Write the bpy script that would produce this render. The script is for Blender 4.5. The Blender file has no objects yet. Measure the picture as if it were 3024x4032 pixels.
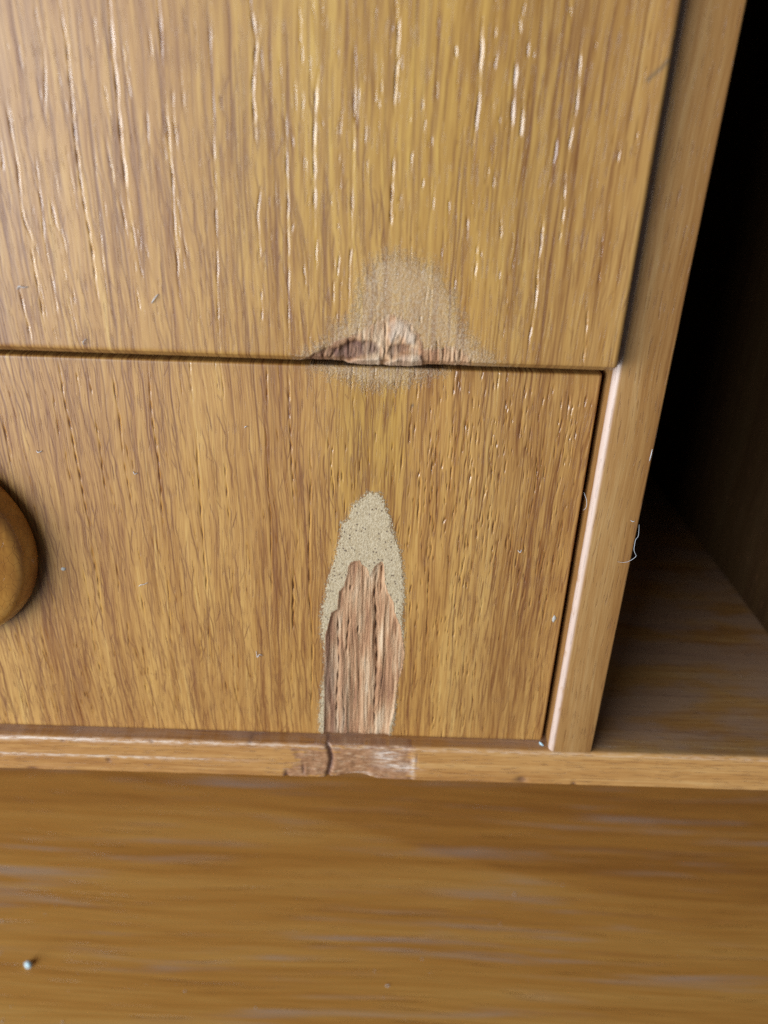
import bpy, math, random
import numpy as np

# ------------------------------------------------------------------ camera, world, light
S = bpy.context.scene
C = S.collection
MM = 0.001
PITCH, ROLL, YAW = 26.92, 2.15, 0.60
F_PX, CAM_Y = 3030.0, -115.0            # focal length in photo pixels, distance to the drawer front in mm


def cam_axes():
    p, r, y = np.radians([PITCH, ROLL, YAW])
    fw = np.array([np.sin(y) * np.cos(p), np.cos(y) * np.cos(p), -np.sin(p)])
    rt = np.array([np.cos(y), -np.sin(y), 0.0])
    dn = np.cross(fw, rt)
    return np.cos(r) * rt - np.sin(r) * dn, np.sin(r) * rt + np.cos(r) * dn, fw


AX_R, AX_D, AX_F = cam_axes()
cam_data = bpy.data.cameras.new('camera')
cam = bpy.data.objects.new('camera', cam_data)
C.objects.link(cam)
S.camera = cam
from mathutils import Matrix, Vector
m = Matrix.Identity(4)
for i in range(3):
    m[i][0] = AX_R[i]
    m[i][1] = -AX_D[i]
    m[i][2] = -AX_F[i]
m[0][3], m[1][3], m[2][3] = 0.0, CAM_Y * MM, 0.0
cam.matrix_world = m
cam_data.sensor_fit = 'VERTICAL'
cam_data.sensor_height = 34.6
cam_data.sensor_width = 25.95
cam_data.lens = 34.6 * F_PX / 4032.0
cam_data.clip_start = 0.005
cam_data.clip_end = 20.0
cam_data.dof.use_dof = True
cam_data.dof.focus_distance = 0.1270
cam_data.dof.aperture_fstop = 15.0

S.cycles.use_denoising = False            # keep the fine grain; the residue reads as sensor noise
S.render.resolution_x, S.render.resolution_y = 768, 1024
S.view_settings.view_transform = 'Standard'
S.view_settings.look = 'None'
S.view_settings.exposure = 0.0
S.view_settings.gamma = 1.0

W = bpy.data.worlds.new('World')
S.world = W
W.use_nodes = True
W.node_tree.nodes['Background'].inputs[0].default_value = (0.80, 0.90, 1.0, 1)
W.node_tree.nodes['Background'].inputs[1].default_value = 0.11


def area(name, loc, target, sx, sy, power, color):
    d = bpy.data.lights.new(name, 'AREA')
    d.shape = 'RECTANGLE'
    d.size, d.size_y = sx, sy
    d.energy = power
    d.color = color
    o = bpy.data.objects.new(name, d)
    C.objects.link(o)
    o.location = loc
    o.rotation_euler = (Vector(target) - Vector(loc)).to_track_quat('-Z', 'Y').to_euler()
    return o


# daylight from a tall window to the left of the desk
area('window_light', (-0.95, -0.86, 0.09), (0, 0, -0.06), 1.15, 0.90, 43.0, (0.84, 0.92, 1.0))

random.seed(7)
RNG = np.random.default_rng(11)


# ------------------------------------------------------------------ photo measurements -> points on the furniture
def ray(px, py):
    px = np.asarray(px, float)
    py = np.asarray(py, float)
    return ((px - 1512) / F_PX)[..., None] * AX_R + ((py - 2016) / F_PX)[..., None] * AX_D + AX_F


def on_y(pts, Y):
    a = np.array(pts, float)
    d = ray(a[:, 0], a[:, 1])
    t = (Y - CAM_Y) / d[:, 1]
    q = d * t[:, None]
    return np.stack([q[:, 0], q[:, 2]], 1)


def on_z(px, py, Z):
    d = ray(px, py)
    t = Z / d[2]
    return (d[0] * t, d[1] * t + CAM_Y)


def zm(pts, x0, y0, s):
    return [(x0 + s * a, y0 + s * b) for a, b in pts]


# ------------------------------------------------------------------ mesh helpers
def tag(o, label=None, cat=None, group=None, kind=None):
    if label: o['label'] = label
    if cat: o['category'] = cat
    if group: o['group'] = group
    if kind: o['kind'] = kind
    return o


def empty(name, loc, label, cat):
    o = bpy.data.objects.new(name, None)
    C.objects.link(o)
    o.location = [c * MM for c in loc]
    o.empty_display_size = 0.01
    return tag(o, label, cat)


def link(name, me, mat, parent=None):
    o = bpy.data.objects.new(name, me)
    C.objects.link(o)
    if mat: me.materials.append(mat)
    if parent:
        o.parent = parent
        o.matrix_parent_inverse = Matrix.Translation(-Vector(parent.location))
    return o


def mesh_np(name, V, Q, attrs=None, smooth=True, tris=None):
    """V (n,3) in mm, Q (m,4) quads, tris (k,3)"""
    me = bpy.data.meshes.new(name)
    n = len(V)
    me.vertices.add(n)
    me.vertices.foreach_set('co', (np.asarray(V, float) * MM).astype(np.float32).ravel())
    Q = np.asarray(Q, np.int32).reshape(-1, 4)
    T = np.zeros((0, 3), np.int32) if tris is None else np.asarray(tris, np.int32).reshape(-1, 3)
    me.loops.add(Q.size + T.size)
    me.loops.foreach_set('vertex_index', np.concatenate([Q.ravel(), T.ravel()]))
    me.polygons.add(len(Q) + len(T))
    st = np.concatenate([np.arange(len(Q)) * 4, Q.size + np.arange(len(T)) * 3]).astype(np.int32)
    me.polygons.foreach_set('loop_start', st)
    me.update(calc_edges=True)
    if smooth:
        me.polygons.foreach_set('use_smooth', np.ones(len(Q) + len(T), bool))
    for k, v in (attrs or {}).items():
        a = me.attributes.new(k, 'FLOAT', 'POINT')
        a.data.foreach_set('value', np.asarray(v, np.float32).ravel())
    me.validate()
    return me


def sub_mesh(name, V, Q, sel, attrs):
    q = Q[sel]
    u, inv = np.unique(q.ravel(), return_inverse=True)
    return mesh_np(name, V[u], inv.reshape(-1, 4), {k: v[u] for k, v in attrs.items()})


def board(name, lo, hi, mat, parent, r=0.6, seg=3):
    """a board with rounded long edges"""
    import bmesh
    bm = bmesh.new()
    bmesh.ops.create_cube(bm, size=1.0)
    lo, hi = np.array(lo, float), np.array(hi, float)
    for v in bm.verts:
        v.co = Vector([(lo[i] if v.co[i] < 0 else hi[i]) * MM for i in range(3)])
    bmesh.ops.bevel(bm, geom=list(bm.edges), offset=r * MM, segments=seg, profile=0.5, affect='EDGES')
    me = bpy.data.meshes.new(name)
    bm.to_mesh(me)
    bm.free()
    me.polygons.foreach_set('use_smooth', np.ones(len(me.polygons), bool))
    o = link(name, me, mat, parent)
    md = o.modifiers.new('normals', 'WEIGHTED_NORMAL')
    md.keep_sharp = True
    return o


def value_noise(x, z, fx, fz, seed, octaves=1):
    out = np.zeros(np.broadcast(x, z).shape)
    amp, tot = 1.0, 0.0
    for o in range(octaves):
        r = np.random.default_rng(seed + 31 * o)
        L = r.random((256, 256))
        u, v = x * fx + 1000.3, z * fz + 1000.7
        iu, iv = np.floor(u).astype(int), np.floor(v).astype(int)
        a, b = u - iu, v - iv
        a, b = a * a * (3 - 2 * a), b * b * (3 - 2 * b)
        g = lambda i, j: L[i % 256, j % 256]
        out = out + amp * ((g(iu, iv) * (1 - a) + g(iu + 1, iv) * a) * (1 - b) + (g(iu, iv + 1) * (1 - a) + g(iu + 1, iv + 1) * a) * b)
        tot += amp
        amp *= 0.5
        fx, fz = fx * 2.03, fz * 2.03
    return out / tot


def poly_sdf(X, Z, poly):
    """signed distance in mm, positive inside, clipped to -6"""
    P = np.asarray(poly, float)
    out = np.full(X.shape, -6.0)
    m = (X > P[:, 0].min() - 6) & (X < P[:, 0].max() + 6) & (Z > P[:, 1].min() - 6) & (Z < P[:, 1].max() + 6)
    x, z = X[m], Z[m]
    d = np.full(x.shape, 1e9)
    ins = np.zeros(x.shape, bool)
    for i in range(len(P)):
        a, b = P[i], P[(i + 1) % len(P)]
        e = b - a
        t = np.clip(((x - a[0]) * e[0] + (z - a[1]) * e[1]) / (e @ e + 1e-12), 0, 1)
        d = np.minimum(d, np.hypot(x - a[0] - t * e[0], z - a[1] - t * e[1]))
        c = ((a[1] > z) != (b[1] > z))
        with np.errstate(divide='ignore', invalid='ignore'):
            xi = a[0] + (z - a[1]) * e[0] / (e[1] if abs(e[1]) > 1e-9 else 1e-9)
        ins ^= c & (x < xi)
    out[m] = np.clip(np.where(ins, d, -d), -6, 6)
    return out


def tube(name, pts, rad, mat, n=6, taper=True):
    """thin curved fibre through points in mm"""
    P = np.array(pts, float)
    # Catmull-Rom resample
    Q = []
    for i in range(len(P) - 1):
        p0, p1, p2, p3 = P[max(i - 1, 0)], P[i], P[i + 1], P[min(i + 2, len(P) - 1)]
        for t in np.linspace(0, 1, 6, endpoint=False):
            Q.append(0.5 * ((2 * p1) + (-p0 + p2) * t + (2 * p0 - 5 * p1 + 4 * p2 - p3) * t * t + (-p0 + 3 * p1 - 3 * p2 + p3) * t ** 3))
    Q.append(P[-1])
    Q = np.array(Q)
    V, F = [], []
    for i, q in enumerate(Q):
        t = Q[min(i + 1, len(Q) - 1)] - Q[max(i - 1, 0)]
        t /= np.linalg.norm(t) + 1e-9
        a = np.cross(t, [0.3, 0.9, 0.2]); a /= np.linalg.norm(a) + 1e-9
        b = np.cross(t, a)
        r = rad * ((1 - 0.6 * abs(2 * i / (len(Q) - 1) - 1) ** 3) if taper else 1)
        for k in range(n):
            V.append(q + r * (math.cos(2 * math.pi * k / n) * a + math.sin(2 * math.pi * k / n) * b))
    for i in range(len(Q) - 1):
        for k in range(n):
            F.append((i * n + k, i * n + (k + 1) % n, (i + 1) * n + (k + 1) % n, (i + 1) * n + k))
    V.append(Q[0]); V.append(Q[-1])
    T = []
    for k in range(n):
        T.append((len(V) - 2, (k + 1) % n, k))
        T.append((len(V) - 1, (len(Q) - 1) * n + k, (len(Q) - 1) * n + (k + 1) % n))
    return link(name, mesh_np(name, V, F, tris=T), mat)


# ------------------------------------------------------------------ node helpers
class NT:
    def __init__(self, name):
        self.mat = bpy.data.materials.new(name)
        self.mat.use_nodes = True
        self.t = self.mat.node_tree
        self.t.nodes.clear()
        self.out = self.n('ShaderNodeOutputMaterial')
        self.bsdf = self.n('ShaderNodeBsdfPrincipled')
        self.l(self.bsdf.outputs[0], self.out.inputs[0])
        tc = self.n('ShaderNodeTexCoord')
        self.obj = self.vmul(tc.outputs['Object'], (1000, 1000, 1000))   # millimetres
        sp = self.n('ShaderNodeSeparateXYZ')
        self.l(self.obj, sp.inputs[0])
        self.x, self.y, self.z = sp.outputs

    def n(self, t): return self.t.nodes.new(t)
    def l(self, a, b): self.t.links.new(a, b)

    def put(self, sock, v):
        if hasattr(v, 'is_output'): self.l(v, sock)
        elif isinstance(v, (tuple, list)) and len(v) == 3 and sock.type == 'RGBA': sock.default_value = (*v, 1)
        else: sock.default_value = v

    def vmul(self, v, s):
        n = self.n('ShaderNodeVectorMath'); n.operation = 'MULTIPLY'
        self.put(n.inputs[0], v); n.inputs[1].default_value = s
        return n.outputs[0]

    def m(self, op, a, b=0.0, c=0.0, clamp=False):
        n = self.n('ShaderNodeMath'); n.operation = op; n.use_clamp = clamp
        for i, v in enumerate((a, b, c)): self.put(n.inputs[i], v)
        return n.outputs[0]

    def vec(self, x, y, z=0.0):
        n = self.n('ShaderNodeCombineXYZ')
        for i, v in enumerate((x, y, z)): self.put(n.inputs[i], v)
        return n.outputs[0]

    def noise(self, v, scale=1.0, detail=2.0, rough=0.5, dist=0.0):
        n = self.n('ShaderNodeTexNoise')
        self.put(n.inputs['Vector'], v); n.inputs['Scale'].default_value = scale
        n.inputs['Detail'].default_value = detail; n.inputs['Roughness'].default_value = rough
        n.inputs['Distortion'].default_value = dist
        return n.outputs[0]

    def vor(self, v, feature='F1', scale=1.0, rnd=1.0, out=0, dim='3D'):
        n = self.n('ShaderNodeTexVoronoi'); n.feature = feature; n.voronoi_dimensions = dim
        self.put(n.inputs['Vector'], v); n.inputs['Scale'].default_value = scale
        n.inputs['Randomness'].default_value = rnd
        return n.outputs[out]

    def step(self, v, a, b):
        n = self.n('ShaderNodeMapRange'); n.interpolation_type = 'SMOOTHSTEP'
        self.put(n.inputs[0], v); self.put(n.inputs[1], a); self.put(n.inputs[2], b)
        return n.outputs[0]

    def ramp(self, v, stops):
        n = self.n('ShaderNodeValToRGB')
        el = n.color_ramp.elements
        while len(el) < len(stops): el.new(0.5)
        for e, (p, c) in zip(el, stops): e.position = p; e.color = (*c, 1)
        self.put(n.inputs[0], v)
        return n.outputs[0]

    def mix(self, f, a, b, mode='MIX'):
        n = self.n('ShaderNodeMix'); n.data_type = 'RGBA'; n.blend_type = mode
        self.put(n.inputs[0], f); self.put(n.inputs[6], a); self.put(n.inputs[7], b)
        return n.outputs[2]

    def attr(self, name):
        n = self.n('ShaderNodeAttribute'); n.attribute_name = name
        return n.outputs['Fac']

    def bump(self, h, dist_mm, strength=1.0, normal=None):
        n = self.n('ShaderNodeBump')
        n.inputs['Strength'].default_value = strength; n.inputs['Distance'].default_value = dist_mm * MM
        self.put(n.inputs['Height'], h)
        if normal: self.l(normal, n.inputs['Normal'])
        return n.outputs[0]

    def set(self, **k):
        for a, v in k.items(): self.put(self.bsdf.inputs[a.replace('_', ' ')], v)
        return self.mat


# ------------------------------------------------------------------ materials
def teak_front(name, seed, band0, bandw, zfade, soft=1.0):
    """varnished teak, grain along Z, with worn spots driven by point attributes"""
    t = NT(name)
    x, z = t.x, t.z
    wv = t.noise(t.vec(t.m('MULTIPLY', x, 0.05), t.m('MULTIPLY', z, 0.022), seed), 1.0, 2.0)
    xw = t.m('MULTIPLY_ADD', wv, 4.0, x)
    w2 = t.noise(t.vec(t.m('MULTIPLY', x, 0.5), t.m('MULTIPLY', z, 0.07), seed + 3), 1.0, 1.0)
    xw = t.m('MULTIPLY_ADD', w2, 0.6, xw)
    N = lambda fx, fz, s, d=2.0, r=0.5: t.noise(t.vec(t.m('MULTIPLY', xw, fx), t.m('MULTIPLY', z, fz), seed + s), 1.0, d, r)
    band = N(0.10, 0.008, 1, 2.0)
    fib1 = N(0.75, 0.018, 2, 3.0, 0.6)
    fib2 = N(3.4, 0.10, 4, 3.0, 0.6)
    v = t.m('MULTIPLY', band, 0.36)
    v = t.m('MULTIPLY_ADD', fib1, 0.45, v)
    v = t.m('MULTIPLY_ADD', fib2, 0.50, v)
    v = t.m('MULTIPLY_ADD', N(9.0, 0.16, 12, 2.0, 0.6), 0.20, v)
    col = t.ramp(t.m('MULTIPLY_ADD', v, 1.30, -0.525), [(0.25, (0.195, 0.070, 0.014)), (0.42, (0.350, 0.166, 0.039)), (0.58, (0.450, 0.237, 0.061)), (0.80, (0.550, 0.342, 0.106))])
    # a broad yellow heart band
    yb = t.m('MULTIPLY', t.step(t.m('ABSOLUTE', t.m('SUBTRACT', xw, band0)), bandw, 0.25 * bandw), t.step(z, zfade - 45.0, zfade))
    col = t.mix(t.m('MULTIPLY', yb, 0.5), col, t.mix(1.0, col, (1.05, 1.20, 0.72), 'MULTIPLY'))
    brown = t.m('MULTIPLY', t.step(t.m('SUBTRACT', xw, band0), 11.0, 19.0), 0.5)
    col = t.mix(brown, col, t.mix(1.0, col, (0.82, 0.84, 0.98), 'MULTIPLY'))
    # fine dark lines along the grain (drawn on the mesh)
    ln = t.m('MULTIPLY', t.attr('line'), t.m('MULTIPLY_ADD', N(1.2, 0.08, 31, 1.0), 0.9, 0.65), clamp=True)
    col = t.mix(t.m('MULTIPLY', ln, 0.92), col, (0.140, 0.045, 0.010))
    # short fine vessels
    dash = N(5.5, 0.26, 5, 1.0)
    dens = N(0.16, 0.02, 6, 1.0)
    dth = t.m('MULTIPLY_ADD', dens, -0.22, 0.735)
    dsh = t.step(dash, dth, t.m('ADD', dth, 0.07))
    col = t.mix(t.m('MULTIPLY', dsh, 0.45), col, (0.14, 0.046, 0.014))
    # crazed varnish: thin lines that wander along the grain
    cw = t.noise(t.vec(t.m('MULTIPLY', x, 0.6), t.m('MULTIPLY', z, 0.13), seed + 8), 1.0, 1.0)
    cx = t.m('MULTIPLY_ADD', cw, 1.3, t.m('MULTIPLY', xw, 1.05))
    ed = t.vor(t.vec(cx, t.m('MULTIPLY', z, 0.085), seed), 'DISTANCE_TO_EDGE', 1.0, 1.0, 0)
    craze = t.m('SUBTRACT', 1.0, t.step(ed, 0.015, 0.085))
    cmask = t.step(t.noise(t.vec(t.m('MULTIPLY', x, 0.06), t.m('MULTIPLY', z, 0.05), seed + 9), 1.0, 2.0), 0.30, 0.62)
    cz = t.attr('craze')
    craze = t.m('MULTIPLY', craze, t.m('MULTIPLY', cz, t.m('MULTIPLY_ADD', cmask, 0.65, 0.35)))
    col = t.mix(t.m('MULTIPLY', craze, 0.22), col, (0.19, 0.068, 0.014))
    # big open pores (carved in the mesh)
    pore = t.attr('pore')
    pn = N(6.0, 0.8, 10, 1.0)
    pm = t.step(t.m('MULTIPLY', pore, t.m('MULTIPLY_ADD', pn, 0.9, 0.5)), 0.25, 0.75)
    col = t.mix(t.m('MULTIPLY', pm, 0.85), col, (0.125, 0.042, 0.020))
    # scratch
    col = t.mix(t.m('MULTIPLY', t.attr('scratch'), 0.62, clamp=True), col, (0.10, 0.075, 0.05))
    # rubbed varnish haze
    g = t.vor(t.vec(x, z, seed), 'F1', 4.2, 1.0, 0, '2D')
    gfine = t.noise(t.vec(x, z, seed), 3.4, 3.0, 0.7)
    edge_n = t.m('MULTIPLY_ADD', t.noise(t.vec(t.m('MULTIPLY', x, 1.5), t.m('MULTIPLY', z, 0.35), 3), 1.0, 4.0, 0.7), 5.6, -3.1)
    sp = t.m('MULTIPLY_ADD', gfine, 5.0, -2.5)
    haze = t.step(t.m('ADD', t.m('ADD', t.attr('haze'), t.m('ADD', edge_n, 0.5)), sp), -0.8, 1.5)
    dot = t.m('MULTIPLY', haze, t.m('MULTIPLY_ADD', t.step(gfine, 0.42, 0.64), 0.48, 0.20))
    col = t.mix(t.m('MULTIPLY', dot, 0.95), col, (0.44, 0.33, 0.22))
    # pale filler
    en2 = t.m('MULTIPLY_ADD', t.noise(t.vec(t.m('MULTIPLY', x, 3.0), t.m('MULTIPLY', z, 1.1), 7), 1.0, 3.0, 0.65), 1.7, -0.85)
    en2 = t.m('ADD', en2, t.m('MULTIPLY_ADD', gfine, 2.6, -1.3))
    fil = t.step(t.m('ADD', t.attr('filler'), en2), 0.0, 0.55)
    fcol = t.mix(t.step(gfine, 0.36, 0.66), (0.38, 0.28, 0.155), (0.55, 0.44, 0.285))
    pit = t.m('MULTIPLY', t.step(t.vor(t.vec(x, t.m('MULTIPLY', z, 0.8), 1), 'F1', 0.95, 1.0, 0, '2D'), 0.17, 0.09),
              t.step(t.noise(t.vec(x, z, 5), 0.5, 1.0), 0.40, 0.52))
    fcol = t.mix(t.m('MULTIPLY', pit, 0.9), fcol, (0.08, 0.045, 0.03))
    col = t.mix(t.m('MULTIPLY', fil, 0.93), col, fcol)
    # bare torn wood
    en3 = t.m('MULTIPLY_ADD', t.noise(t.vec(t.m('MULTIPLY', x, 3.5), t.m('MULTIPLY', z, 0.8), 17), 1.0, 2.0, 0.6), 0.7, -0.35)
    bare = t.step(t.m('ADD', t.attr('bare'), t.m('MULTIPLY', en3, soft)), -0.05 * soft, 0.06 * soft * soft)
    bn = t.m('ADD', t.m('MULTIPLY', N(2.2, 0.09, 20, 3.0, 0.6), 0.60), t.m('MULTIPLY', t.noise(t.vec(t.m('MULTIPLY', x, 0.5), t.m('MULTIPLY', z, 0.09), 4), 1.0, 2.0), 0.65))
    bcol = t.ramp(bn, [(0.42, (0.20, 0.080, 0.034)), (0.57, (0.37, 0.180, 0.080)), (0.68, (0.46, 0.268, 0.138)), (0.80, (0.57, 0.40, 0.25))])
    bcol = t.mix(t.m('MULTIPLY', pm, 0.9), bcol, (0.075, 0.028, 0.018))
    bcol = t.mix(t.m('MULTIPLY', t.attr('pale'), 0.8), bcol, (0.56, 0.43, 0.32))
    bcol = t.mix(t.m('MULTIPLY', t.attr('dark'), 0.92), bcol, (0.11, 0.042, 0.025))
    col = t.mix(bare, col, bcol)
    # gloss
    raw = t.m('MAXIMUM', fil, bare)
    dull = t.m('MAXIMUM', t.m('MULTIPLY', haze, 0.7), raw)
    rn = N(0.9, 0.05, 14, 2.0)
    rough = t.m('MULTIPLY_ADD', rn, 0.22, 0.36)
    rough = t.m('MULTIPLY_ADD', t.m('MULTIPLY', t.m('MAXIMUM', bare, fil), 1.0), 0.22, rough)
    rough = t.m('MULTIPLY_ADD', t.m('MULTIPLY', t.attr('slick'), t.m('SUBTRACT', 1.0, raw)), -0.33, rough)
    # relief
    h = t.m('MULTIPLY', fib2, 0.18)
    h = t.m('MULTIPLY_ADD', dsh, -0.70, h)
    h = t.m('MULTIPLY_ADD', craze, -0.10, h)
    h = t.m('MULTIPLY_ADD', ln, -0.22, h)
    h = t.m('MULTIPLY_ADD', N(9.0, 0.35, 22, 2.0), 0.14, h)
    nb = t.bump(h, 0.11, 0.45)
    h2 = t.m('MULTIPLY', gfine, t.m('MAXIMUM', fil, t.m('MULTIPLY', haze, 0.75)))
    h2 = t.m('MULTIPLY_ADD', t.m('MULTIPLY', bare, N(4.0, 0.22, 21, 4.0, 0.7)), 1.3, h2)
    nb = t.bump(h2, 0.22, 0.9, nb)
    return t.set(Base_Color=col, Roughness=rough, Normal=nb, Specular_IOR_Level=0.62)


def teak_board(name, axis, seed, light=1.0, spec=0.5, r0=0.28, edge=False, edge_glint=False):
    """plain varnished teak board, grain along 'x', 'y' or 'z'"""
    t = NT(name)
    c = {'x': (t.x, t.y, t.z), 'y': (t.y, t.x, t.z), 'z': (t.z, t.x, t.y)}[axis]
    a, b, d = c
    wv = t.noise(t.vec(t.m('MULTIPLY', a, 0.02), t.m('MULTIPLY', b, 0.05), seed), 1.0, 2.0)
    bw = t.m('MULTIPLY_ADD', wv, 4.0, b)
    def N(fb, fa, s, de=2.0, r=0.55):
        return t.noise(t.vec(t.m('MULTIPLY', bw, fb), t.m('MULTIPLY', a, fa), t.m('MULTIPLY_ADD', d, fb, seed + s)), 1.0, de, r)
    v = t.m('MULTIPLY', N(0.14, 0.006, 1), 0.55)
    v = t.m('MULTIPLY_ADD', N(0.9, 0.025, 2, 3.0), 0.5, v)
    v = t.m('MULTIPLY_ADD', N(3.5, 0.10, 3, 3.0, 0.6), 0.5, v)
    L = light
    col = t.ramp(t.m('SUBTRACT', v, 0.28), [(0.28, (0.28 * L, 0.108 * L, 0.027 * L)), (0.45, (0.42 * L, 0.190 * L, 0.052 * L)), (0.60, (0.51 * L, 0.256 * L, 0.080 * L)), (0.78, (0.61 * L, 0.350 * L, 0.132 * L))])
    dash = N(5.0, 0.20, 5, 1.0)
    dsh = t.step(dash, 0.64, 0.70)
    col = t.mix(t.m('MULTIPLY', dsh, 0.45), col, (0.17, 0.065, 0.022))
    h = t.m('MULTIPLY', N(3.5, 0.10, 3, 3.0, 0.6), 0.4)
    h = t.m('MULTIPLY_ADD', dsh, -0.5, h)
    h = t.m('MULTIPLY_ADD', N(9.0, 0.6, 7), 0.3, h)
    if edge:
        sheen_tint = t.m('MULTIPLY', t.step(t.y, -2.9, -1.2), t.step(t.noise(t.vec(t.m('MULTIPLY', a, 0.05), t.m('MULTIPLY', b, 0.12), seed), 1.0, 3.0, 0.6), 0.36, 0.60))
        col = t.mix(t.m('MULTIPLY', sheen_tint, 0.45), col, (0.34, 0.24, 0.20))  # grey-lilac sheen of the shelf top, mixed into its colour
        # worn front edge: dents, bruises, rubbed pale corner, ply lines, painted highlights
        worn = t.attr('worn')
        wn = t.noise(t.vec(t.m('MULTIPLY', a, 0.45), t.m('MULTIPLY', t.z, 1.4), seed), 1.0, 4.0, 0.65)
        wcol = t.ramp(wn, [(0.32, (0.17, 0.070, 0.036)), (0.5, (0.28, 0.135, 0.070)), (0.62, (0.36, 0.205, 0.115)), (0.78, (0.56, 0.43, 0.33))])
        en = t.m('MULTIPLY_ADD', t.noise(t.vec(t.m('MULTIPLY', a, 0.22), t.m('MULTIPLY', t.z, 1.5), 5), 1.0, 3.0, 0.6), 9.0, -4.9)
        wm = t.step(t.m('ADD', worn, en), -0.1, 0.2)
        col = t.mix(t.m('MULTIPLY', wm, 0.8), col, wcol)
        col = t.mix(t.m('MULTIPLY', t.attr('dark'), 0.85), col, (0.10, 0.045, 0.035))
        pl = t.m('MULTIPLY', t.attr('pale'), t.step(t.noise(t.vec(t.m('MULTIPLY', a, 0.35), t.m('MULTIPLY', t.z, 2.2), 9), 1.0, 4.0, 0.7), 0.38, 0.62))
        col = t.mix(t.m('MULTIPLY', pl, 0.75), col, (0.72, 0.60, 0.50))
    if edge_glint:
        # pale highlight painted along the rounded left front edge
        glint = t.m('MULTIPLY', t.attr('edge_glint'), t.step(t.noise(t.vec(t.m('MULTIPLY', a, 0.3), t.m('MULTIPLY', b, 1.0), 3), 1.0, 3.0, 0.6), 0.18, 0.45))
        col = t.mix(t.m('MULTIPLY', glint, 0.62), col, (0.62, 0.50, 0.45))
    rough = t.m('MULTIPLY_ADD', N(0.5, 0.03, 8), 0.25, r0)
    if edge_glint: rough = t.m('MULTIPLY_ADD', t.attr('edge_glint'), -0.08, rough)
    return t.set(Base_Color=col, Roughness=rough, Normal=t.bump(h, 0.10, 0.9), Specular_IOR_Level=spec)


def desk_wood():
    """blurred horizontal board: cathedral figure with long pores"""
    t = NT('desk_teak')
    x, y = t.x, t.y
    wv = t.noise(t.vec(t.m('MULTIPLY', x, 0.006), t.m('MULTIPLY', y, 0.02), 2), 1.0, 2.0)
    yw = t.m('MULTIPLY_ADD', wv, 9.0, t.m('MULTIPLY_ADD', x, 0.02, y))
    N = lambda fy, fx, s, d=2.0, r=0.55: t.noise(t.vec(t.m('MULTIPLY', x, fx), t.m('MULTIPLY', yw, fy), s), 1.0, d, r)
    v = t.m('MULTIPLY', N(0.10, 0.004, 1), 0.5)
    v = t.m('MULTIPLY_ADD', N(0.45, 0.010, 2, 3.0, 0.65), 0.5, v)
    v = t.m('MULTIPLY_ADD', N(1.6, 0.03, 3, 2.0, 0.6), 0.45, v)
    # one growth-ring arch at the back: darker late wood behind a curved line
    arch = t.m('MULTIPLY_ADD', t.step(x, -60.0, 110.0), -36.0, 90.0)
    dk = t.step(t.m('SUBTRACT', t.m('MULTIPLY_ADD', wv, 4.0, t.m('SUBTRACT', y, 2.0)), arch), 0.0, 4.0)
    v = t.m('MULTIPLY_ADD', dk, -0.13, v)
    col = t.ramp(t.m('SUBTRACT', v, 0.22), [(0.25, (0.40, 0.170, 0.036)), (0.45, (0.57, 0.265, 0.056)), (0.62, (0.66, 0.345, 0.086)), (0.82, (0.72, 0.43, 0.14))])
    dash = N(1.0, 0.03, 5, 2.0)
    dsh = t.step(dash, 0.60, 0.70)
    col = t.mix(t.m('MULTIPLY', dsh, 0.15), col, (0.15, 0.06, 0.015))
    sheen_tint = t.m('MULTIPLY', t.step(N(0.30, 0.014, 12, 3.0, 0.6), 0.50, 0.66), t.step(N(0.06, 0.012, 13, 2.0), 0.42, 0.62))
    col = t.mix(t.m('MULTIPLY', sheen_tint, 0.60), col, (0.50, 0.39, 0.32))  # lilac reflections on the varnish, painted as pale streaks
    rough = t.m('MULTIPLY_ADD', N(0.25, 0.012, 8), 0.35, 0.16)
    h = t.m('MULTIPLY_ADD', dsh, -0.6, t.m('MULTIPLY', N(1.0, 0.03, 9, 3.0), 0.6))
    return t.set(Base_Color=col, Roughness=rough, Normal=t.bump(h, 0.22, 0.9), Specular_IOR_Level=0.55)


def knob_wood():
    t = NT('knob_teak')
    v = t.noise(t.vec(t.m('MULTIPLY', t.x, 0.35), t.m('MULTIPLY', t.y, 0.35), t.m('MULTIPLY', t.z, 0.08)), 1.0, 4.0, 0.6)
    col = t.ramp(v, [(0.3, (0.26, 0.098, 0.018)), (0.5, (0.42, 0.185, 0.034)), (0.7, (0.54, 0.28, 0.065))])
    cw = t.noise(t.obj, 0.5, 2.0)
    ed = t.vor(t.vec(t.m('MULTIPLY_ADD', cw, 1.5, t.m('MULTIPLY', t.x, 0.8)), t.m('MULTIPLY', t.z, 0.55), t.m('MULTIPLY', t.y, 0.4)), 'DISTANCE_TO_EDGE')
    cr = t.m('SUBTRACT', 1.0, t.step(ed, 0.01, 0.05))
    col = t.mix(t.m('MULTIPLY', cr, 0.3), col, (0.17, 0.06, 0.012))
    h = t.m('MULTIPLY_ADD', cr, -0.35, t.m('MULTIPLY', t.noise(t.obj, 0.5, 2.0), 1.2))
    return t.set(Base_Color=col, Roughness=0.16, Normal=t.bump(h, 0.10, 0.5), Specular_IOR_Level=0.75)


def lint_mat(name, colr, rough=0.6):
    t = NT(name)
    v = t.noise(t.obj, 3.0, 2.0)
    col = t.mix(v, tuple(c * 0.8 for c in colr), colr)
    return t.set(Base_Color=col, Roughness=rough)


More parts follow.
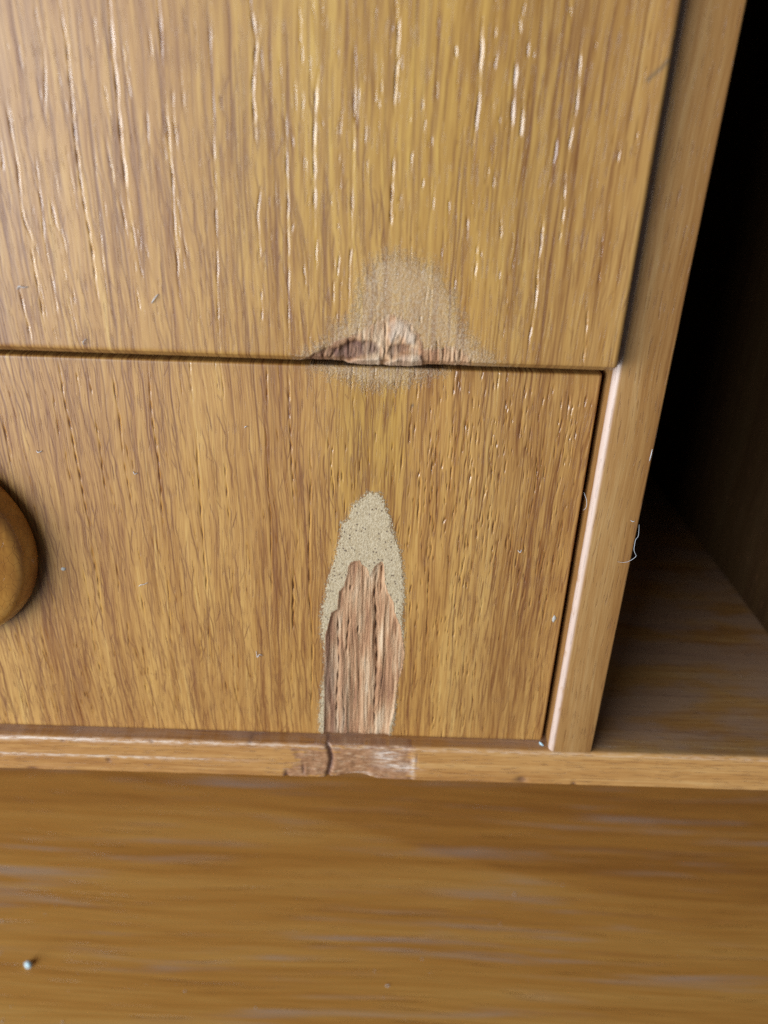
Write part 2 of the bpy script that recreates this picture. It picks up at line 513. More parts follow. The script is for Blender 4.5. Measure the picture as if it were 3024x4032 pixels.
M_UP = teak_front('teak_upper_front', 1.0, 2.0, 36.0, 0.0, 2.6)
M_LOW = teak_front('teak_lower_front', 41.0, 1.0, 9.0, -38.0)
M_DIV = teak_board('teak_divider', 'z', 5.0, 0.61, 0.5, 0.30, edge_glint=True)
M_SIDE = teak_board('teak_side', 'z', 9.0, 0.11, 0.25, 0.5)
M_SHELF = teak_board('teak_shelf', 'x', 13.0, 0.82, 0.5, 0.28, True)
M_INNER = teak_board('teak_inner', 'x', 23.0, 0.7)
M_DESK = desk_wood()
M_KNOB = knob_wood()
M_LINT = lint_mat('white_lint', (0.56, 0.56, 0.57))
M_GLUE = lint_mat('pale_blue_residue', (0.42, 0.58, 0.66), 0.4)


# ------------------------------------------------------------------ drawer fronts with carved pores and damage
def edges_grid(lo, hi, step, edge=1.4, fine=0.09):
    a = np.arange(lo, hi - edge, step)
    b = np.arange(hi - edge, hi + 1e-6, fine)
    b[-1] = hi
    return np.concatenate([a, b])


class Front:
    """a sheet of points x,z with recess depth (mm) and wear attributes"""
    def __init__(s, xs, zs, y0):
        s.xs, s.zs, s.y0 = xs, zs, y0
        s.X, s.Z = np.meshgrid(xs, zs)            # rows = z
        s.h = np.zeros(s.X.shape)
        s.dz = np.zeros(s.X.shape)
        s.a = {k: np.zeros(s.X.shape) for k in ('pore', 'scratch', 'dark', 'slick', 'line', 'pale')}
        for k in ('haze', 'filler', 'bare'): s.a[k] = np.full(s.X.shape, -6.0)
        s.a['craze'] = np.ones(s.X.shape)

    def groove(s, pts, w, d, wob=0.12, gaps=0.0, lip=0.3, key='pore', taper=True):
        """pts: polyline (x,z) mm"""
        P = np.array(pts, float)
        P = P[np.argsort(P[:, 1])]
        z0, z1 = P[0, 1], P[-1, 1]
        w = w * 0.80
        rows = np.where((s.zs >= z0) & (s.zs <= z1))[0]
        if len(rows) < 2: return
        ph = RNG.random(4) * 6.28
        amp = 0.65 + 0.35 * np.sin(RNG.random() * 6 + s.zs[rows] * (0.9 + 1.4 * RNG.random()))
        gate = value_noise(np.zeros(len(rows)), s.zs[rows], 1, 0.45, int(RNG.integers(1e6)))
        gate2 = value_noise(np.zeros(len(rows)), s.zs[rows], 1, 0.30, int(RNG.integers(1e6)), 2)
        sl = RNG.random()
        for k, r in enumerate(rows):
            z = s.zs[r]
            cx = np.interp(z, P[:, 1], P[:, 0]) + wob * (0.55 * math.sin(z * 0.7 + ph[0]) + 0.35 * math.sin(z * 2.3 + ph[1]) + 0.18 * math.sin(z * 6.3 + ph[2]))
            u = (z - z0) / (z1 - z0)
            g = amp[k] * (min(1, 6 * u, 6 * (1 - u)) if taper else 1)
            if gaps and gate[k] < gaps: g *= max(0.0, 1 - (gaps - gate[k]) * 6)
            if g <= 0.03: continue
            i0, i1 = np.searchsorted(s.xs, [cx - 4 * w, cx + 4 * w])
            if i1 <= i0: continue
            dx = s.xs[i0:i1] - cx
            ww = w * (0.6 + 0.4 * g)
            L = ww * (1.9 + 1.1 * sl)                                        # flat right wall, steep left wall
            p = np.where(dx < 0, np.exp(-(dx / (0.75 * ww)) ** 2), np.clip(1 - dx / L, 0, 1))
            tilt = (0.45 + 0.9 * gate2[k])
            s.h[r, i0:i1] += g * d * tilt * (p - 0.5 * lip * np.exp(-((dx - L - 0.4 * ww) / (0.8 * ww)) ** 2))
            s.a[key][r, i0:i1] = np.maximum(s.a[key][r, i0:i1], g * np.exp(-((dx + 0.1 * ww) / (0.75 * ww)) ** 2))
            s.a['slick'][r, i0:i1] = np.maximum(s.a['slick'][r, i0:i1], min(1, g * 1.5) * np.clip(1.4 - np.abs(dx - 0.55 * L) / (0.45 * L), 0, 1))

    def random_pores(s, n, x0, x1, z0, z1, lo, hi, w, d, lean=0.0):
        tracks = RNG.uniform(x0, x1, max(6, n // 4))
        for i in range(n):
            cx = tracks[RNG.integers(len(tracks))] + RNG.normal(0, 0.5)
            L = lo * (hi / lo) ** RNG.random()
            zc = RNG.uniform(z0, z1)
            ww = w * RNG.uniform(0.7, 1.3)
            dx = lean * L + RNG.normal(0, 0.12)
            s.groove([(cx - dx / 2, zc + L / 2), (cx + dx / 2, zc - L / 2)], ww, d * RNG.uniform(0.5, 1.3), 0.07, 0.3)

    def line(s, pts, w, a):
        P = np.array(pts, float)
        P = P[np.argsort(P[:, 1])]
        z0, z1 = P[0, 1], P[-1, 1]
        rows = np.where((s.zs >= z0) & (s.zs <= z1))[0]
        if len(rows) < 3: return
        A = s.a['line']
        zz = s.zs[rows]
        cx = np.interp(zz, P[:, 1], P[:, 0])
        u = (zz - z0) / (z1 - z0)
        g = a * np.minimum(1, np.minimum(5 * u, 5 * (1 - u)) + 0.1)
        i0 = np.searchsorted(s.xs, cx - 3 * w)
        for k, r in enumerate(rows):
            c = slice(i0[k], i0[k] + 7)
            A[r, c] = np.maximum(A[r, c], g[k] * np.exp(-((s.xs[c] - cx[k]) / w) ** 2))

    def grain_lines(s, n, x0, x1, z0, z1, lo, hi, wander, per, lean=0.0, w=0.085, a0=0.35, a1=1.0):
        for i in range(n):
            L = lo * (hi / lo) ** RNG.random()
            zc, xc = RNG.uniform(z0 - L / 3, z1 + L / 3), RNG.uniform(x0, x1)
            zz = np.arange(zc - L / 2, zc + L / 2, 0.4)
            if len(zz) < 4: continue
            ph = RNG.random(3) * 6.28
            f = 6.28 / (per * RNG.uniform(0.7, 1.5))
            xx = xc - lean * (zz - zc) + wander * (np.sin(f * zz + ph[0]) + 0.30 * np.sin(2.3 * f * zz + ph[1]) + 0.04 * np.sin(6 * f * zz + ph[2]))
            pts = np.stack([xx, zz], 1)
            s.line(pts, w * RNG.uniform(0.85, 1.45), RNG.uniform(a0, a1))
            if RNG.random() < 0.35 and wander > 0.1:          # a branch that leaves the line and bends away
                k = RNG.integers(1, len(zz) - 2)
                m = min(len(zz) - k, int(RNG.uniform(6, 16)))
                q = np.arange(m)
                dx = RNG.choice([-1, 1]) * RNG.uniform(0.5, 1.3)
                s.line(np.stack([xx[k:k + m] + dx * (q / max(m - 1, 1)) ** 0.7, zz[k:k + m]], 1), w, RNG.uniform(a0, a1))

    def build(s, thick, mat, parent, parts):
        R, Cn = s.X.shape
        V = np.stack([s.X, s.y0 + s.h, s.Z + s.dz], -1).reshape(-1, 3)
        idx = np.arange(R * Cn).reshape(R, Cn)
        Q = np.stack([idx[:-1, :-1], idx[:-1, 1:], idx[1:, 1:], idx[1:, :-1]], -1).reshape(-1, 4)
        ring = np.concatenate([idx[0, :], idx[1:, -1], idx[-1, -2::-1], idx[-2:0:-1, 0]])
        B = V[ring].copy()
        B[:, 1] = s.y0 + thick
        V2 = np.concatenate([V, B, [[s.X.mean(), s.y0 + thick, s.Z.mean()]]])
        k = len(V) + np.arange(len(ring))
        K = np.roll(k, -1)
        SQ = np.stack([ring, k, K, np.roll(ring, -1)], -1)
        BT = np.stack([k, np.full(len(k), len(V2) - 1), K], -1)
        A = {n: np.concatenate([v.ravel(), np.full(len(B) + 1, -6.0 if n in ('haze', 'filler', 'bare') else 0.0)]) for n, v in s.a.items()}
        owner = np.zeros(len(Q), int)
        for j, (nm, fn, lab) in enumerate(parts):
            val = fn(s).ravel()
            owner[(val[Q].mean(1) > 0) & (owner == 0)] = j + 1
        # main board: remaining face cells + sides + back
        q = np.concatenate([Q[owner == 0], SQ])
        u, inv = np.unique(np.concatenate([q.ravel(), BT.ravel()]), return_inverse=True)
        me = mesh_np('drawer_front', V2[u], inv[:q.size].reshape(-1, 4), {n: v[u] for n, v in A.items()}, tris=inv[q.size:].reshape(-1, 3))
        o = link('drawer_front', me, mat, parent)
        for j, (nm, fn, lab) in enumerate(parts):
            me = sub_mesh(nm, V2, Q, owner == j + 1, A)
            tag(link(nm, me, mat, o), lab)
        return o


def round_edges(f, right=None, bottom=None, top=None, r=1.0):
    for e in ([right - f.X] if right is not None else []) + ([f.Z - bottom] if bottom is not None else []) + ([top - f.Z] if top is not None else []):
        q = np.clip((r - e) / r, 0, 1)
        f.h += r * (1 - np.sqrt(np.clip(1 - q * q, 0, 1)))


YU, YD, YL = -7.0, -3.0, 0.0             # front planes: upper drawer, divider + shelf, lower drawer
XR = 34.0                                # right edge of both drawers
ZU = -31.35                               # lower edge of the upper drawer
ZS, ZSB = -107.6, -116.35                # shelf top and underside

# ---- upper drawer
upper = empty('drawer', (-76, YU + 9, ZU), 'upper varnished teak drawer pulled slightly forward, with a rubbed and splintered bottom edge', 'drawer')
xs = np.concatenate([np.arange(-186, -62, 4.0), edges_grid(-62, XR, 0.095)])
zs = np.concatenate([[ZU + d for d in (0, .2, .4, .6, .75, .86, .92, .97, 1.04, 1.15)], np.arange(ZU + 1.35, 24, 0.26), np.arange(26, 60.1, 4.0)])
U = Front(xs, zs, YU)
gu = lambda pts: on_y(zm(pts, 0, 0, 0.9114), YU)
gr = lambda pts: on_y(zm(pts, 1512, 0, 0.9114), YU)
big = [
    ([(250, -60), (255, 20), (290, 200), (310, 450), (345, 780), (385, 1000), (430, 1340)], .17, .24, .16),
    ([(468, -60), (470, 10), (485, 200), (505, 420), (530, 700), (560, 930)], .18, .26, .10),
    ([(560, 930), (590, 1080), (620, 1220)], .11, .12, .1),
    ([(683, -60), (685, 0), (700, 300)], .16, .22, 0), ([(700, 320), (730, 600), (745, 800), (755, 1000), (775, 1280), (790, 1350)], .14, .2, .3),
    ([(905, 50), (910, 300)], .12, .15, 0), ([(915, 320), (925, 700), (935, 1020), (940, 1360), (950, 1536)], .12, .18, .35),
    ([(1080, -60), (1080, 20), (1105, 180), (1090, 400), (1105, 630)], .2, .27, .05), ([(1130, 790), (1110, 920), (1125, 1140)], .14, .18, .2), ([(1128, 1240), (1130, 1400)], .12, .14, 0),
    ([(1230, 380), (1240, 800), (1245, 1080), (1245, 1400), (1250, 1540)], .15, .19, .25),
    ([(1385, 260), (1360, 400), (1355, 600), (1355, 840), (1360, 1000)], .18, .25, .05), ([(1362, 1010), (1365, 1190)], .1, .12, .1),
    ([(1535, 100), (1530, 350), (1530, 500), (1520, 850), (1515, 1050), (1500, 1370)], .15, .2, .3),
    ([(20, 420), (65, 650), (100, 940), (150, 1070)], .16, .2, .2), ([(130, 1060), (160, 1220), (190, 1400)], .15, .2, .1), ([(0, 600), (15, 740)], .12, .15, 0), ([(75, 1230), (120, 1400), (140, 1500)], .13, .16, .1),
    ([(215, 850), (240, 970), (280, 1050)], .12, .14, .2), ([(150, 640), (170, 830), (190, 1020), (240, 1300), (255, 1400)], .12, .15, .35),
    ([(630, 470), (640, 640)], .12, .14, 0), ([(400, 600), (425, 850), (440, 1100), (470, 1350)], .08, .08, .3), ([(745, 380), (750, 520), (770, 700)], .11, .12, .2), ([(600, 950), (610, 1130)], .09, .1, 0),
    ([(190, 180), (195, 520)], .13, .13, .3), ([(80, 190), (95, 300)], .13, .13, .1), ([(1270, 240), (1280, 520)], .12, .12, .2),
]
for p, w, d, g in big: U.groove(gu(p), w * 1.0, d * 0.66, 0.06, g)
bigr = [
    ([(70, 60), (60, 130), (45, 450), (50, 500)], .18, .25, .05), ([(40, 650), (30, 900), (25, 1000)], .15, .18, .2), ([(310, 190), (312, 250)], .15, .2, 0),
    ([(425, 40), (420, 100), (410, 400), (390, 560), (385, 720)], .17, .22, .2), ([(480, 60), (480, 170)], .14, .18, 0), ([(565, 230), (560, 400), (545, 620)], .18, .24, .1), ([(600, 450), (590, 600)], .16, .2, 0),
    ([(800, 0), (815, 160)], .14, .16, .1), ([(850, 190), (845, 300), (830, 450), (790, 700)], .16, .22, .1), ([(788, 700), (775, 900), (755, 1070)], .13, .16, .15),
    ([(750, 570), (710, 830)], .16, .2, .1), ([(690, 900), (675, 1050), (655, 1280), (620, 1520)], .15, .2, .15), ([(1020, 640), (1005, 710)], .13, .16, 0), ([(975, 870), (960, 960)], .15, .2, 0), ([(960, 960), (940, 1050), (925, 1270)], .12, .14, .1),
    ([(400, 1050), (390, 1230)], .13, .17, 0), ([(500, 880), (505, 960), (500, 1040)], .13, .17, 0), ([(280, 850), (270, 1000)], .12, .14, 0), ([(885, 1300), (870, 1450), (855, 1590)], .13, .16, .1), ([(620, 170), (620, 250)], .13, .17, 0),
    ([(585, 50), (588, 150)], .12, .15, 0), ([(480, 640), (470, 820)], .12, .15, .1), ([(360, 930), (355, 1040)], .13, .17, 0), ([(1110, 500), (1085, 620)], .09, .1, 0), ([(120, 650), (115, 750)], .12, .15, 0), ([(470, 430), (465, 540)], .12, .15, 0),
    ([(1230, 260), (1200, 292), (1140, 345)], .16, .03, 0),
]
for p, w, d, g in bigr[:-1]: U.groove(gr(p), w, d, 0.09, g)
U.random_pores(90, -60, -8, ZU, 24, 1.5, 9, .075, .08, 0.06)
U.random_pores(190, -12, 18, ZU, 24, 1.0, 5, .085, .11, -0.02)
U.random_pores(60, 16, 33, ZU, 24, 1.0, 5, .07, .06, -0.04)
U.grain_lines(190, -60, 33.5, ZU, 24, 10, 50, 0.10, 16, 0.0, 0.10, 0.4, 1.0)
U.grain_lines(420, -60, 33.5, ZU, 24, 3, 12, 0.06, 9, 0.0, 0.08, 0.3, 0.8)
U.grain_lines(230, -60, 0, ZU, 0, 5, 18, 0.15, 9, 0.06, 0.08, 0.4, 1.0)
U.grain_lines(60, 0, 33, ZU, -12, 4, 12, 0.16, 7, -0.02, 0.07, 0.2, 0.6)
# dark scratch near the right edge
sc = gr(bigr[-1][0])
for i in range(len(sc) - 1):
    a, b = sc[i], sc[i + 1]
    e = b - a
    tt = np.clip(((U.X - a[0]) * e[0] + (U.Z - a[1]) * e[1]) / (e @ e), 0, 1)
    dd = np.hypot(U.X - a[0] - tt * e[0], U.Z - a[1] - tt * e[1])
    U.a['scratch'] = np.maximum(U.a['scratch'], np.exp(-(dd / .28) ** 2))
U.a['craze'] = np.clip((14 - U.Z) / 30, 0.1, 1) * np.clip((22 - U.X) / 20, 0.25, 1)
gp = lambda pts: on_y(zm(pts, 1000, 900, 0.6631), YU)
haze_poly = gp([(680, 230), (800, 140), (920, 170), (1080, 235), (1130, 330), (1200, 430), (1220, 560), (1290, 640), (1350, 720), (1420, 790), (1560, 850), (1500, 900), (200, 850), (230, 790), (330, 730), (450, 650), (490, 570), (560, 540), (600, 470), (620, 340), (660, 250)])
chip_poly = gp([(250, 800), (350, 740), (440, 700), (500, 655), (560, 640), (650, 600), (760, 535), (820, 505), (930, 550), (985, 640), (1010, 715), (1090, 710), (1190, 700), (1280, 760), (1310, 860), (1200, 900), (260, 870)])
U.a['haze'] = poly_sdf(U.X, U.Z, haze_poly)
U.a['bare'] = poly_sdf(U.X, U.Z, chip_poly)
nz = 0.5 * (value_noise(U.X, U.Z, 1.1, 0.8, 71, 3) - 0.5)
wedge = np.maximum(poly_sdf(U.X, U.Z, gp([(270, 800), (420, 705), (500, 715), (560, 680), (600, 660), (740, 675), (762, 740), (700, 760), (600, 772), (540, 812), (460, 830), (300, 830)])),
                   poly_sdf(U.X, U.Z, gp([(785, 745), (830, 690), (880, 690), (960, 715), (990, 740), (900, 748), (820, 775)])))
wedge = np.clip((wedge + nz) / 0.5 + 0.3, 0, 1)
palep = np.clip((poly_sdf(U.X, U.Z, gp([(788, 560), (850, 540), (920, 585), (968, 640), (955, 690), (905, 690), (860, 640), (815, 690), (785, 660)])) + nz) / 0.5 + 0.3, 0, 1)
ledge = np.maximum(poly_sdf(U.X, U.Z, gp([(530, 815), (620, 768), (740, 762), (758, 790), (755, 860), (540, 860)])),
                   poly_sdf(U.X, U.Z, gp([(772, 800), (880, 748), (990, 752), (1012, 800), (1005, 870), (780, 860)])))
ledge = np.clip((ledge + 0.5 * nz) / 0.35 + 0.3, 0, 1)
cb = np.clip((U.a['bare'] + 0.3) / 1.6, 0, 1)
cn = value_noise(U.X, U.Z, 1.3, 0.45, 5, 3)
U.h += cb * (0.18 + 0.5 * (cn - 0.5)) + 0.55 * wedge * (0.7 + 0.6 * cn) - 0.30 * palep * (0.6 + 0.8 * cn) - 0.42 * ledge
cx0 = gp([(760, 800)])[0][0]
U.a['dark'] = wedge * np.clip(0.55 + 1.2 * (value_noise(U.X, U.Z, 1.4, 0.5, 15, 2) - 0.4), 0.2, 1) * (1 - ledge)
U.a['pale'] = np.maximum(palep * np.clip(0.2 + 1.6 * (value_noise(U.X, U.Z, 1.8, 0.6, 16, 2) - 0.25), 0, 1), 0.45 * ledge)
for p in ([(775, 520), (780, 640), (775, 790)], [(850, 600), (830, 660), (800, 730)], [(560, 640), (560, 770)], [(985, 520), (990, 560)], [(1085, 660), (1090, 800)], [(1170, 720), (1165, 800)], [(1225, 720), (1225, 790)], [(640, 620), (660, 700)], [(500, 700), (440, 790)], [(900, 600), (870, 690)], [(1045, 690), (1040, 800)], [(1125, 700), (1122, 810)], [(1195, 730), (1200, 815)], [(1255, 750), (1258, 820)], [(1290, 780), (1292, 825)], [(700, 650), (690, 740)], [(360, 745), (330, 790)], [(430, 710), (400, 780)]):
    U.groove(gp(p), .17, .38, 0.05, 0, 0.4)
bul = np.exp(-((U.X - cx0 - 0.8) / 5.5) ** 4) * np.clip(1 - (U.Z - ZU) / 1.5, 0, 1)
U.dz -= bul * (0.42 * (0.6 + 0.8 * (value_noise(U.X, U.X * 0, 0.45, 1, 8, 2) - 0.3)))
U.h += 0.10 * (value_noise(U.X, U.Z, 0.04, 0.02, 2, 2) - 0.5)
round_edges(U, XR, None, None, 0.85)
ee = U.Z - ZU
U.h += np.where(ee < 0.95, 1.65 * (0.95 - ee) / 0.95, 0) + 0.10 * np.clip((1.45 - ee) / 0.5, 0, 1) ** 2      # worn chamfer along the lower edge
# rounded corner
U.build(18.0, M_UP, upper, [
    ('splintered_chip', lambda s: s.a['bare'], 'dark splintered chip of bare wood at the bottom edge'),
    ('rubbed_patch', lambda s: s.a['haze'] - 0.1, 'pale grainy patch of rubbed varnish above the chip')])

# ---- lower drawer
lower = empty('drawer', (-76, YL + 9, ZS + 0.5), 'lower teak drawer with a round knob and a pale filler patch around torn bare wood', 'drawer')
xs = np.concatenate([np.arange(-186, -90, 4.0), edges_grid(-90, XR, 0.10, 0.8, 0.09)])
zs = np.concatenate([[-107.9, -107.8, -107.68, -107.5], np.arange(-107.3, -34.3, 0.27), [-34.1, -33.95, -33.8, -33.7, -33.6]])
ZT = zs[-1]
Lw = Front(xs, zs, YL)
g3 = lambda pts: on_y(zm(pts, 0, 1300, 0.7233), YL)
for p, w, d, g in [
    ([(300, 120), (330, 240), (345, 350), (380, 520), (440, 830), (480, 1030), (500, 1130)], .18, .24, .12), ([(440, 1270), (480, 1440), (500, 1600), (520, 1797)], .12, .14, .3), ([(490, 1150), (530, 1350), (560, 1590)], .14, .18, .2),
    ([(515, 460), (545, 650), (580, 920)], .14, .18, .2), ([(610, 220), (650, 500), (670, 680)], .15, .2, .15), ([(670, 690), (700, 850), (715, 960)], .11, .12, .1),
    ([(800, 170), (830, 500), (860, 700), (880, 980), (887, 1110)], .13, .19, .1), ([(910, 1310), (920, 1500), (930, 1690)], .12, .15, .1),
    ([(1030, 150), (1035, 250), (1050, 400)], .11, .12, .2), ([(1065, 530), (1080, 800), (1100, 1100), (1120, 1350), (1125, 1510)], .17, .22, .15), ([(1135, 1600), (1145, 1797)], .13, .15, .1),
    ([(1200, 160), (1220, 400)], .13, .17, .1), ([(1230, 700), (1225, 800), (1240, 950), (1250, 1060)], .14, .18, .15), ([(1270, 1290), (1255, 1500)], .1, .12, .2),
    ([(1450, 190), (1455, 400)], .12, .16, .1), ([(1440, 430), (1455, 720), (1475, 1100), (1475, 1300), (1485, 1580)], .13, .16, .3),
    ([(1565, 190), (1575, 500), (1590, 760), (1600, 1060)], .15, .19, .25), ([(1600, 1290), (1593, 1650)], .17, .3, 0), ([(1620, 1000), (1615, 1250)], .1, .12, .2),
    ([(630, 1260), (650, 1420)], .12, .15, 0), ([(755, 1370), (790, 1580)], .13, .15, .1), ([(690, 1580), (705, 1780)], .12, .14, .1),
    ([(290, 350), (320, 590)], .12, .15, .1), ([(355, 650), (385, 830)], .11, .13, .2), ([(0, 430), (60, 700)], .14, .18, .1), ([(415, 230), (430, 340)], .13, .16, 0), ([(480, 240), (500, 350)], .11, .14, 0),
    ([(215, 1600), (260, 1797)], .12, .16, 0), ([(80, 1640), (120, 1797)], .12, .15, 0), ([(150, 1690), (165, 1797)], .1, .14, 0), ([(980, 1350), (1010, 1700)], .07, .07, .2),
]: Lw.groove(g3(p), w * 1.0, d * 0.75, 0.07, g)
g5 = lambda pts: on_y(zm(pts, 1100, 1800, 0.5426), YL)
for p, w, d, g in [
    ([(225, -200), (225, 0), (225, 250), (215, 600), (215, 1000), (240, 1300), (232, 1700), (225, 2040)], .15, .2, .2), ([(430, 40), (425, 230)], .16, .2, 0), ([(120, 0), (125, 300)], .1, .1, .2),
    ([(440, 460), (425, 620), (418, 760)], .15, .25, 0), ([(740, 100), (725, 200)], .13, .15, 0), ([(1020, 110), (1010, 350), (1000, 570)], .15, .2, .15), ([(1120, 400), (1090, 800)], .13, .15, .3),
    ([(1080, 950), (1065, 1350)], .14, .17, .2), ([(820, 0), (815, 250)], .11, .13, .2), ([(860, 430), (845, 560)], .11, .13, 0), ([(480, 300), (470, 420)], .11, .14, 0), ([(550, 0), (550, 300)], .09, .1, .1),
    ([(100, 790), (95, 1000), (98, 1260)], .17, .25, .05), ([(90, 1400), (85, 1650)], .1, .1, .2), ([(980, 1500), (960, 1780)], .12, .13, .2),
]: Lw.groove(g5(p), w, d, 0.07, g)
Lw.random_pores(110, -86, -14, -108, -30, 2, 10, .07, .07, 0.07)
Lw.random_pores(420, -8, 33, -108, -30, 1.2, 5, .11, .17, -0.015)
Lw.random_pores(200, 8, 32, -80, -34, 1.2, 6, .11, .18, -0.015)
# extra shallow open grain at lower right and lower left
Lw.random_pores(130, -84, -20, -108, -88, 1.2, 4, .11, .12, 0.05)
Lw.grain_lines(150, -88, 33.5, -108, -30, 12, 60, 0.14, 16, 0.02, 0.10, 0.4, 1.0)
Lw.grain_lines(640, -88, 2, -106, -30, 5, 22, 0.17, 9, 0.06, 0.08, 0.45, 1.0)
Lw.grain_lines(520, -4, 33.5, -108, -30, 2.5, 12, 0.08, 8, -0.02, 0.085, 0.3, 0.95)
Lw.grain_lines(180, -88, -10, -108, -88, 2, 7, 0.15, 5, 0.05, 0.08, 0.3, 0.9)
q = on_y([(1625, 1597)], YL)[0]
Lw.a['scratch'] = np.exp(-((Lw.X - q[0]) / .16) ** 2 - ((Lw.Z - q[1]) / .3) ** 2) * 1.5
Lw.a['craze'] = np.clip((5 - Lw.X) / 18, 0.15, 1) * np.clip((Lw.Z + 112) / 12, 0.2, 1)
fil_poly = g5([(635, 240), (590, 290), (520, 340), (490, 440), (440, 470), (420, 600), (405, 680), (375, 780), (335, 920), (320, 1010), (295, 1100), (290, 1200), (290, 1300), (308, 1360), (322, 1480), (322, 1570), (300, 1640), (290, 1750), (275, 1900), (280, 1990), (320, 2035), (815, 2035), (850, 1870), (855, 1720), (868, 1600), (900, 1470), (915, 1300), (905, 1150), (920, 1000), (915, 850), (890, 680), (850, 570), (820, 450), (790, 360), (740, 250)])
bare_poly = g5([(520, 760), (580, 745), (600, 780), (640, 800), (655, 860), (690, 790), (745, 750), (765, 800), (765, 900), (790, 980), (830, 1050), (845, 1150), (880, 1220), (900, 1350), (910, 1430), (890, 1550), (860, 1640), (845, 1740), (835, 1850), (800, 1960), (800, 2090), (315, 2090), (322, 1900), (325, 1600), (330, 1300), (345, 1250), (375, 1130), (420, 1100), (430, 980), (470, 930), (490, 850), (500, 790)])
top_poly = on_y(zm([(300, 790), (330, 830), (450, 880), (560, 910), (650, 945), (750, 955), (880, 940), (1000, 905), (1130, 870), (1180, 790), (1100, 700), (400, 700)], 1000, 900, 0.6631), YL)
Lw.a['filler'] = poly_sdf(Lw.X, Lw.Z, fil_poly)
Lw.a['bare'] = poly_sdf(Lw.X, Lw.Z, bare_poly)
Lw.a['haze'] = poly_sdf(Lw.X, Lw.Z, top_poly) - 0.3
bb = np.clip(Lw.a['bare'] / 0.5, 0, 1)
Lw.a['pore'] *= np.clip(1 - np.clip((Lw.a['filler'] + 0.2) * 2, 0, 1) * 0.75, 0, 1)
Lw.h *= np.clip(1 - np.clip((Lw.a['filler'] + 0.2) * 2, 0, 1) * 0.8, 0, 1)
ridge = value_noise(Lw.X, Lw.Z, 0.75, 0.05, 21, 3)
ridge2 = value_noise(Lw.X, Lw.Z, 2.4, 0.20, 22, 2)
Lw.h += bb * (0.32 + 0.85 * (ridge - 0.5) + 0.28 * (ridge2 - 0.5))
Lw.h -= 0.05 * np.clip(Lw.a['filler'] / 0.6, 0, 1) * (1 - bb)
for p, w, d in [([(712, 760), (700, 900), (692, 1000), (700, 1240), (705, 1500), (690, 1800), (688, 2040)], .24, .55), ([(745, 750), (740, 900), (738, 1000)], .16, .35), ([(415, 1090), (428, 1300), (430, 1500), (415, 1750), (412, 2040)], .24, .5),
                ([(522, 930), (515, 970)], .2, .4), ([(505, 1100), (500, 1250), (480, 1450)], .18, .35), ([(570, 1220), (565, 1290)], .2, .35), ([(770, 1400), (740, 1650), (715, 1900)], .14, .3), ([(590, 850), (585, 1000)], .12, .2), ([(460, 1600), (470, 2000)], .13, .25), ([(830, 1050), (840, 1150)], .12, .2), ([(640, 1550), (600, 1850)], .1, .2)]:
    Lw.groove(g5(p), w, d, 0.10, 0.0, 0.35)
dk = np.clip(Lw.a['bare'] / 0.3, 0, 1)
xl = g5([(300, 1400), (620, 1400)])
Lw.a['dark'] = dk * np.clip((value_noise(Lw.X, Lw.Z, 0.5, 0.06, 33, 2) - 0.35) * 2.2, 0, 1) * np.clip((xl[1][0] - Lw.X) / (xl[1][0] - xl[0][0]), 0, 1) * 0.85
Lw.h += 0.12 * (value_noise(Lw.X, Lw.Z, 0.035, 0.02, 42, 2) - 0.5)
round_edges(Lw, XR, -107.9, ZT, 0.45)
lf = Lw.build(18.0, M_LOW, lower, [
    ('torn_wood', lambda s: s.a['bare'], 'torn recessed bare wood inside the filler'),
    ('filler_patch', lambda s: s.a['filler'], 'pale granular filler, pointed at its top'),
    ('rubbed_patch', lambda s: s.a['haze'] - 0.1, 'grainy grey rubbed patch at the top edge')])

# ---- knob: a turned disc, its axis across the drawer front
kc = np.array([-76.5, -67.0])
prof = [(0.0, 4.0), (5.0, 4.0), (5.0, 0.3), (17.6, 0.05), (18.5, -0.5), (18.8, -1.2), (18.6, -2.2), (18.2, -3.4), (17.9, -4.3), (17.5, -4.9), (16.9, -5.35), (15.6, -5.9), (13.0, -6.7), (9.5, -7.4), (5.0, -7.9), (0.0, -8.1)]
n = 64
V, Q = [], []
for r, y in prof:
    for k in range(n):
        a = 2 * math.pi * k / n
        V.append((kc[0] + r * math.cos(a), YL + y, kc[1] + r * math.sin(a)))
for i in range(len(prof) - 1):
    for k in range(n):
        Q.append((i * n + k, i * n + (k + 1) % n, (i + 1) * n + (k + 1) % n, (i + 1) * n + k))
kn = link('knob', mesh_np('knob', V, Q), M_KNOB, lower)
ss = kn.modifiers.new('smooth', 'SUBSURF'); ss.levels = ss.render_levels = 1

# hidden drawer boxes behind the fronts
for thing, z0, z1, y0 in ((upper, ZU + 5, 52, YU + 18.2), (lower, ZS + 3, -36, YL + 18.2)):
    board('drawer_side', (22, y0, z0), (30, y0 + 150, z1), M_INNER, thing)
    board('drawer_side', (-182, y0, z0), (-174, y0 + 150, z1), M_INNER, thing)
    board('drawer_bottom', (-173.9, y0, z0 + 1), (21.9, y0 + 150, z0 + 6), M_INNER, thing)

# ------------------------------------------------------------------ the cabinet: divider, shelf, sides, back, top
cab = empty('desk_cabinet', (0, 60, -230), 'open teak desk cabinet with a thin dented shelf and upright divider beside the drawers', 'cabinet')
ZTOP = 62.0


